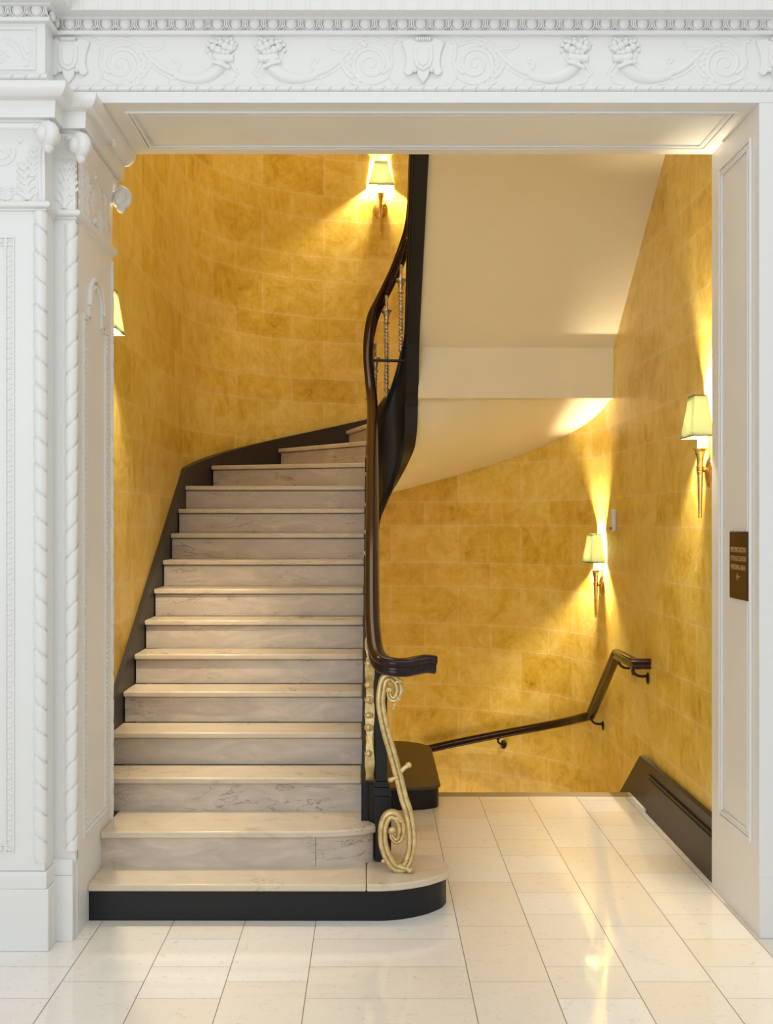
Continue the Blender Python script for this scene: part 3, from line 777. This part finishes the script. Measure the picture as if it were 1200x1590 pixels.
# ------------------------------------------------------------ left pilasters
p1 = MB()
p1.box(-2.9, -1.277, 4.50, YF+.02, .31, 3.34)
p1.box(-2.9, -1.261, 4.488, YF+.02, 0, .243)
p1.box(-2.9, -1.268, 4.494, YF+.02, .243, .31)
p1.prism([(4.494, .31), (4.494, .243), (4.488, .243), (4.485, .30)], -2.9, -1.268, 'x')
pil = struct(p1.build('trim_5', M['paint'], bevel=.004), 'large white pilaster at the left edge with rope moulding')
rope(-1.298, 4.512, .029, .345, 2.885, .1035, 1).build('rope_moulding', M['paint'], pil)
mb = MB()
xr = -1.397; z0, z1 = .385, 2.785
for a in (xr, xr-.030, -2.52, -2.55): mb.box(a-.004, a+.001, 4.493, 4.50, z0, z1)
for z in (z0, z0+.030, z1-.030, z1): mb.box(-2.549, xr-.001, 4.4935, 4.499, z-.003, z+.002)
i = 0; z = z0+.01
while z < z1:
    for xo in (xr-.016, -2.536): mb.ell((xo+(.004 if i % 2 else -.004), 4.4995, z), .011, .0035, .007, 7, 5)
    z += .020; i += 1
x = xr-.03
while x > -2.54:
    for zz in (z0+.015, z1-.015): mb.ell((x, 4.499, zz), .008, .006, .010, 7, 5)
    x -= .02
mb.build('ornament_border', M['paint'], pil)

p2 = MB()
p2.box(-1.28, JL, 4.622, YF+.03, .31, 3.34)
p2.box(-1.28, JL+.0-.004, 4.595, YF+.03, 0, .262)
p2.box(-1.28, JL-.006, 4.602, YF+.03, .262, .325)
pil2 = struct(p2.build('trim_6', M['paint'], bevel=.003), 'narrow white return pilaster beside the stairs with rope moulding')
rope(-1.205, 4.62, .026, .36, 2.865, .1045, -1).build('rope_moulding', M['paint'], pil2)

# astragals, capitals
def moulding_L(profile, segs):
    # profile (out, z) swept along the plan polyline segs given with outward offset directions
    m_ = MB(); rows = []
    for (x, y, ox, oy) in segs: rows.append([(x+ox*o, y+oy*o, z) for o, z in profile])
    m_.grid(rows, False, cu=True); m_.cap(rows[0]); m_.cap(rows[-1], True); return m_
def circ(o0, z0, r, n=10): return [(o0+r*math.cos(-PI/2+PI*i/n), z0+r*math.sin(-PI/2+PI*i/n)) for i in range(n+1)]
segs = [(-2.9, 4.50, 0, -1), (-1.277, 4.50, 1, -1), (-1.277, 4.622, 1, -1), (JL, 4.622, 1, -1), (JL, YB, 1, 0)]
ast = [(-.02, 2.885)]+[(.0, 2.885), (.006, 2.888), (.006, 2.894)]+circ(.010, 2.910, .014)+[(-.02, 2.925)]
struct(moulding_L(ast, segs).build('trim_7', M['paint']), 'white astragal band under the pilaster capitals')
# bell of the capitals (slight flare)
bell = [(-.05, 2.92), (.0, 2.92), (-.006, 2.97), (-.006, 3.05), (.0, 3.13), (.014, 3.17), (.03, 3.195), (-.05, 3.195)]
cap = struct(moulding_L(bell, segs).build('trim_8', M['paint']), 'white carved acanthus pilaster capitals')
# little moulding, fascia, ovolo over the capital; outer plan pieces
ent = [(-.02, 3.195), (.028, 3.195), (.036, 3.205), (.036, 3.218), (.026, 3.226), (.026, 3.235), (.052, 3.235), (.056, 3.30), (.062, 3.30)]
ent += [(.062+.046*math.sin(PI/2*i/8), 3.30+.046*(1-math.cos(PI/2*i/8))*1.0) for i in range(1, 9)]+[(.108, 3.357), (-.02, 3.357)]
struct(moulding_L(ent, segs).build('trim_9', M['paint'], bevel=.0015), 'white stepped architrave over the left capitals')

# capital ornament: scrolls, leaves, corner volutes
def rel(pts2, Y, r0, r1, n_=7, squash=.5, side=(0, 1, 0)):
    pth = [(x, Y, z) for x, z in pts2]; k = len(pth)
    return pth, [r0+(r1-r0)*i/(k-1) for i in range(k)], squash
def rtube(mb, pts2, Y, r0, r1, squash=.55, n=8):
    k = len(pts2); mb.tube([(x, Y, z) for x, z in pts2], 1, n, squash, side=(0, 1, 0), radii=[r0+(r1-r0)*i/(k-1) for i in range(k)])
def rtubex(mb, pts2, X, r0, r1, squash=.5, n=8):
    k = len(pts2); mb.tube([(X, y, z) for y, z in pts2], 1, n, squash, side=(1, 0, 0), radii=[r0+(r1-r0)*i/(k-1) for i in range(k)])
def sp2(pts, n=5): return [(p[0], p[1]) for p in smoothpath([(a, b, 0) for a, b in pts], n)]
def acanthus(mb, x, z, hgt, wid, Y, lean=0.0, fn=None):
    fn = fn or (lambda mb, p, r0, r1: rtube(mb, p, Y, r0, r1, .7))
    fn(mb, sp2([(x, z), (x+lean*.4, z+hgt*.5), (x+lean, z+hgt)]), wid*.20, wid*.05)
    for i in range(5):
        f = .02+.19*i; w2 = wid*.52*(1-.5*f)
        for s_ in (-1, 1):
            bx0 = x+lean*f
            fn(mb, sp2([(bx0, z+hgt*f), (bx0+s_*w2*.55, z+hgt*(f+.13)), (bx0+s_*w2, z+hgt*(f+.17)), (bx0+s_*w2*.95, z+hgt*(f+.23))], 3), wid*.17, wid*.07)
mb = MB(); Yc = 4.499
rtube(mb, spiral(-1.447, 3.115, .006, .052, 0, 4.2*PI, 44), Yc, .004, .009)
rtube(mb, sp2([(-1.40, 3.13), (-1.405, 3.16), (-1.385, 3.175), (-1.375, 3.155)]), Yc, .009, .006)
mb.ell((-1.372, Yc-.004, 3.160), .012, .010, .012)
rtube(mb, sp2([(-1.47, 3.165), (-1.43, 3.18), (-1.40, 3.165), (-1.372, 3.145)]), Yc, .008, .004)
acanthus(mb, -1.345, 2.93, .15, .07, Yc, -.02); acanthus(mb, -1.325, 3.02, .13, .06, Yc, .01); acanthus(mb, -1.43, 2.93, .05, .05, Yc)
rtube(mb, sp2([(-1.295, 2.93), (-1.298, 3.02), (-1.30, 3.10), (-1.29, 3.16)]), Yc, .007, .009)
rtube(mb, sp2([(-1.312, 2.93), (-1.308, 3.0), (-1.313, 3.08)]), Yc, .005, .005)
rtube(mb, spiral(-1.405, 2.965, .004, .02, 0, 3*PI, 20), Yc, .003, .006)
acanthus(mb, -1.235, 2.93, .20, .06, 4.622, .012); acanthus(mb, -1.205, 2.98, .14, .045, 4.622, .0)
mb.build('leaf_relief', M['paint'], cap)
# relief on the jamb side of the capital
mb = MB(); Xc = JL
fx = lambda mb, p, r0, r1: rtubex(mb, p, Xc, r0, r1, .6)
for yy, ln in ((4.72, .02), (4.80, .03), (5.06, -.03), (5.16, -.02)): acanthus(mb, yy, 2.93, .21, .085, 0, ln, fn=fx)
for q in range(7):
    a = PI*(.15+.7*q/6); rtubex(mb, sp2([(4.93, 3.0), (4.93+.05*math.cos(a), 3.0+.06*math.sin(a)), (4.93+.085*math.cos(a), 3.0+.09*math.sin(a))], 3), Xc, .012, .016)
rtubex(mb, [(4.93+.10*math.cos(PI*i/14), 3.0+.105*math.sin(PI*i/14)) for i in range(15)], Xc, .009, .009)
rtubex(mb, spiral(4.86, 3.14, .004, .03, 0, 3*PI, 22), Xc, .004, .009); rtubex(mb, spiral(5.0, 3.14, .004, .03, PI, -2*PI, 22), Xc, .004, .009)
for y_, z_ in ((4.93, 3.15), (4.91, 3.165), (4.95, 3.165), (4.93, 3.18), (4.93, 2.96), (4.90, 2.95), (4.96, 2.95)): mb.ell((Xc+.004, y_, z_), .012, .013, .013)
mb.build('leaf_relief', M['paint'], cap)
def volute(x, y, z, dx, dy):
    m_ = MB(); Q = Matrix.Translation((x, y, z)) @ Matrix.Scale(1.28, 4) @ Matrix.Translation((-x, -y, -z)); d = Vector((dx, dy, 0)).normalized(); s_ = Vector((-d.y, d.x, 0))
    # rolled leaf: a fat curl hanging out from the corner
    pth = []; rad = []
    for i in range(30):
        a = -.2*PI+1.75*PI*i/29; rr = .030*(1-.55*i/29)
        p = Vector((x, y, z))+d*(.030+rr*math.cos(PI/2-a))+Vector((0, 0, 1))*(rr*math.sin(PI/2-a)); pth.append(p); rad.append(.022*(1-.35*i/29))
    pth = [Vector((x, y, z+.028))-d*.03]+pth; rad = [.016]+rad
    prof_n = 10
    m_.tube(pth, 1, prof_n, 1.15, side=tuple(s_), radii=rad)
    m_.ell(Vector((x, y, z))+d*.034+Vector((0, 0, -.030)), .017, .017, .020, 10, 7)
    for k in (-1, 1):
        m_.ell(Vector((x, y, z+.004))+d*.030+s_*.018*k, .022, .022, .026, 10, 7)
        m_.ell(Vector((x, y, z+.026))+d*.006+s_*.02*k, .018, .018, .012, 10, 7)
    m_.build('volute', M['paint'], cap, xf=Q)
volute(-1.282, 4.492, 3.165, 1, -1); volute(JL+.002, 4.612, 3.162, 1, -1); volute(JL+.0, 5.262, 3.150, 1, .25)
volute(-2.0, 4.50, 3.165, -.2, -1)
mb = MB()
for i in range(7):
    a = 2*PI*i/7; mb.ell((JL+.082, 4.95+.022*math.cos(a), 3.318+.022*math.sin(a)), .012, .015, .015, 8, 6)
mb.ell((JL+.090, 4.95, 3.318), .010, .010, .010); mb.build('rosette', M['paint'], cap)

# ------------------------------------------------------------ entablature over the opening
XB = -1.285; BR = .125     # left part breaks forward
def runx(prof, name, label, bev=.0015):
    # prof: (depth towards the viewer from face YF, z)
    m_ = MB(); rows = []
    for (x, yo, ox, oy) in ((-2.9, YF+.02-BR, 0, -1), (XB, YF+.02-BR, 1, -1), (XB, YF+.02, 1, -1), (3.3, YF+.02, 0, -1)):
        rows.append([(x+ox*o, yo+oy*o, z) for o, z in prof])
    m_.grid(rows, False, cu=True); m_.cap(rows[0]); m_.cap(rows[-1], True)
    return struct(m_.build(name, M['paint'], bevel=bev), label)
runx([(-.012, ZL+.0005), (.0215, ZL+.0005), (.0215, 3.402), (.014, 3.406), (-.012, 3.406)], 'trim_10', 'plain white band along the lower edge of the lintel')
fr = runx([(-.012, 3.406), (.006, 3.406), (.006, 3.434), (.0, 3.436), (.0, 3.632), (.018, 3.634), (.022, 3.640), (.022, 3.650), (.006, 3.652), (.006, 3.690), (.030, 3.694), (.030, 3.702), (-.012, 3.702)], 'trim_11', 'white carved frieze over the opening')
runx([(-.012, 3.700), (.092, 3.700), (.092, 3.765), (.105, 3.775), (.12, 3.80), (.15, 3.84), (.18, 3.90), (.18, 3.93), (-.012, 3.93)], 'trim_12', 'white projecting cornice above the carved frieze')
mb = MB()
x = -1.15
while x < 3.2:
    for q in (-.009, .009): mb.box(x+q-.0012, x+q+.0012, YF+.02-.0945, YF+.02-.091, 3.703, 3.735)
    x += .0745
mb.build('incised_marks', M['paint'], fr)
def FX(px): return (px-VX)*4.64/FPX
def FZ(py): return EYE+(VY-py)*4.64/FPX
YR = YF+.020                      # frieze field
# rope bead
def beadrope(x0, x1, Y, z, ex=0):
    m_ = MB(); m_.tube([(x0, Y, z), (x1, Y, z)], .0125, 10)
    x = x0+.02
    while x < x1-.02:
        m_.tube([(x-.013+.026*i/6, Y-.0135*math.sin(PI*i/6)*1.0-.001, z-.0125+.025*i/6) for i in range(7)], .0032, 5)
        x += .0535
    return m_
beadrope(-1.26, 3.2, YR-.004, 3.421).build('rope_bead', M['paint'], fr)
beadrope(-2.5, XB+.01, YR-.004-BR, 3.421).build('rope_bead', M['paint'], fr)
# egg and dart
def eggs(x0, x1, Y):
    m_ = MB(); x = x0; z = 3.672; s_ = .0744
    while x < x1:
        m_.ell((x, Y-.002, z+.006), .0235, .015, .0245, 14, 8)
        arc_ = [(x+.0295*math.cos(a), z+.010+.0315*math.sin(a)) for a in [PI+PI*i/12 for i in range(13)]]
        arc_ = [(arc_[0][0], z+.024)]+arc_+[(arc_[-1][0], z+.024)]
        rtube(m_, arc_, Y-.007, .0034, .0034, 1.0, 6)
        xm = x+s_/2
        rtube(m_, [(xm, z+.022), (xm, z-.012)], Y-.008, .0045, .002, 1.0, 5)
        for k in (-1, 1): rtube(m_, [(xm+k*.001, z+.004), (xm+k*.006, z-.010), (xm+k*.013, z-.021)], Y-.007, .003, .0022, 1.0, 5)
        x += s_
    return m_
eggs(FX(108), 3.1, YR-.006).build('egg_and_dart', M['paint'], fr)
eggs(XB-.03-.0744*10, XB+.0, YR-.006-BR).build('egg_and_dart', M['paint'], fr)
mb = MB()
for k in range(2): mb.ell((XB+.018, YR-BR+.035+.06*k, 3.676), .014, .021, .022, 12, 8)
mb.build('egg_and_dart', M['paint'], fr)

# frieze motifs (pixel offsets from a shield centre, mirrored about cornucopia axis)
def motif(cx, sgn, rng=(True, True)):
    def X(u): return FX(cx)+sgn*u*4.64/FPX
    def T_(pts, r0, r1, Y=YR, sq=.55, n=5):
        q = [(X(u), FZ(v_)) for u, v_ in sp2(pts, n)]; rtube(m1, q, Y, r0, r1, sq)
    m1 = MB()
    # main spiral round (81,97)
    c0 = (81.5, 97.5)
    S1 = [(c0[0]+(2+28*i/56)*math.cos(.3+4.4*PI*i/56), c0[1]+(2+28*i/56)*math.sin(.3+4.4*PI*i/56)) for i in range(57)]
    T_(S1, .004, .011, n=1)
    T_([(54, 118), (70, 126), (92, 130), (108, 128), (114, 124)], .008, .006)
    T_([(48, 76), (62, 62), (82, 57), (104, 64), (120, 80), (126, 96), (118, 112), (110, 118)], .006, .010)
    T_([(58, 68), (80, 62), (100, 70), (113, 86), (116, 100), (108, 112)], .006, .008)
    for a in range(9):
        t_ = -1.2+a*.32; u, v_ = c0[0]+38*math.cos(t_), c0[1]+36*math.sin(t_)
        T_([(c0[0]+30*math.cos(t_-.15), c0[1]+29*math.sin(t_-.15)), (u, v_), (u+4*math.cos(t_+.6), v_+4*math.sin(t_+.6))], .009, .004, n=3)
    T_([(100, 68), (118, 74), (136, 74), (146, 70), (148, 64), (143, 62)], .010, .005)
    T_([(104, 72), (122, 79), (138, 77)], .006, .004)
    T_([(117, 79), (128, 90), (142, 102), (158, 110), (172, 113)], .010, .013)
    T_([(112, 84), (130, 102), (150, 115), (166, 121)], .005, .006)
    T_([(158, 109), (168, 106), (174, 98), (170, 89), (163, 90), (166, 96)], .007, .006)
    T_([(154, 132), (157, 124), (160, 116)], .004, .006)
    # cornucopia body
    q = [(X(u), FZ(v_)) for u, v_ in sp2([(164, 114), (180, 119), (198, 120), (216, 116), (230, 106), (238, 94)], 6)]
    k = len(q); m1.tube([(x_, YR+.004, z_) for x_, z_ in q], 1, 12, .7, side=(0, 1, 0), radii=[.016+.018*i/(k-1) for i in range(k)])
    for i in range(0, k, 3): pass
    T_([(222, 96), (236, 100), (250, 106)], .007, .007, YR-.022)
    T_([(226, 86), (240, 89), (256, 89)], .016, .016, YR-.006)
    T_([(250, 92), (256, 104), (262, 112), (258, 118)], .008, .005); T_([(254, 94), (262, 104), (266, 112)], .006, .004)
    T_([(170, 126), (200, 131), (232, 130), (252, 126), (256, 122)], .005, .006)
    T_([(218, 76), (222, 90), (228, 86)], .009, .006)
    # acanthus at the edge of the shield
    T_([(42, 62), (50, 66), (50, 84), (48, 96), (56, 106), (64, 112)], .008, .009)
    T_([(40, 128), (48, 124), (52, 112), (48, 100)], .004, .007); T_([(34, 64), (36, 58), (42, 60)], .006, .006)
    T_([(36, 126), (40, 131), (48, 128)], .004, .004)
    o1 = m1.build('scroll_ornament', M['paint'], fr)
    m2 = MB(); rnd = random.Random(3)
    for i, (u, v_, r) in enumerate(((224, 72, 7), (232, 77, 8), (243, 70, 8), (251, 74, 7.5), (236, 65, 6), (228, 64, 5), (246, 62, 5), (254, 66, 6), (240, 80, 6), (222, 62, 4.5), (235, 59, 4), (252, 59, 4), (257, 73, 4.5), (217, 68, 4.5), (216, 77, 4), (247, 80, 5), (260, 68, 3.5))):
        r_ = r*.88*4.64/FPX; m2.ell((X(u), YR-.002-r_*.2, FZ(v_)), r_, r_*.8, r_, 10, 7)
    m2.build('fruit_cluster', M['paint'], fr)
def shield(cx):
    def X(u): return FX(cx)+u*4.64/FPX
    R_ = [(0, 58), (9, 59), (13, 64), (18, 59), (28, 62), (33, 66), (30, 74), (27, 84), (26, 96), (27, 104), (30, 110), (26, 116), (20, 116), (16, 112), (12, 106), (10, 110), (8, 118), (0, 129)]
    pl = [(X(u), FZ(v_)) for u, v_ in R_]+[(X(-u), FZ(v_)) for u, v_ in R_[::-1][1:-1]]
    m_ = MB(); m_.prism(pl, YR-.014, YR+.01, 'y')
    pts = [(X(u), FZ(v_)) for u, v_ in [(-15, 70), (15, 70), (15, 92), (11, 104), (0, 110), (-11, 104), (-15, 92)]]
    m_.prism(pts, YR-.020, YR-.01, 'y')
    pts = [(X(u), FZ(v_)) for u, v_ in [(-9, 75), (9, 75), (9, 92), (6, 100), (0, 104), (-6, 100), (-9, 92)]]
    m_.prism(pts, YR-.024, YR-.018, 'y')
    for k in (-1, 1): m_.ell((X(13*k), YR-.016, FZ(109)), .010, .008, .010)
    for q in range(-3, 4): m_.ell((X(q*3.2), YR-.016, FZ(61)), .005, .010, .010, 8, 5)
    m_.build('shield', M['paint'], fr, bevel=.003)
for cx in (106, 657, 1208): shield(cx)
for cx, s_ in ((106, 1), (657, -1), (657, 1), (1208, -1)): motif(cx, s_)
motif(1208, 1)
# panel on the part that breaks forward
mb = MB(); Yp = YR-BR
for q in ((-2.0, XB-.035, 3.452, 3.456), (-2.0, XB-.035, 3.610, 3.614)): mb.box(q[0], q[1], Yp-.006, Yp, q[2]-.004, q[3]+.004)
mb.box(XB-.043, XB-.0355, Yp-.0055, Yp+.001, 3.453, 3.613)
def PX(u, v_): return ((u-VX)*4.53/FPX, EYE+(VY-v_)*4.53/FPX)
def tp(pts, r0, r1): rtube(mb, sp2([PX(*p) for p in pts]), Yp, r0, r1, .6)
rtube(mb, [PX(2+(1+11*i/40)*math.cos(4*PI*i/40), 89+(1+11*i/40)*math.sin(4*PI*i/40)) for i in range(41)], Yp, .004, .006, .6)
tp([(0, 60), (14, 61), (26, 68), (34, 78), (38, 92)], .005, .006); tp([(10, 66), (22, 74), (30, 84)], .005, .003)
tp([(44, 58), (48, 62), (46, 72), (48, 80), (46, 92), (44, 101), (36, 101)], .006, .005); tp([(32, 58), (36, 72), (44, 84)], .003, .005)
mb.build('scroll_ornament', M['paint'], fr)
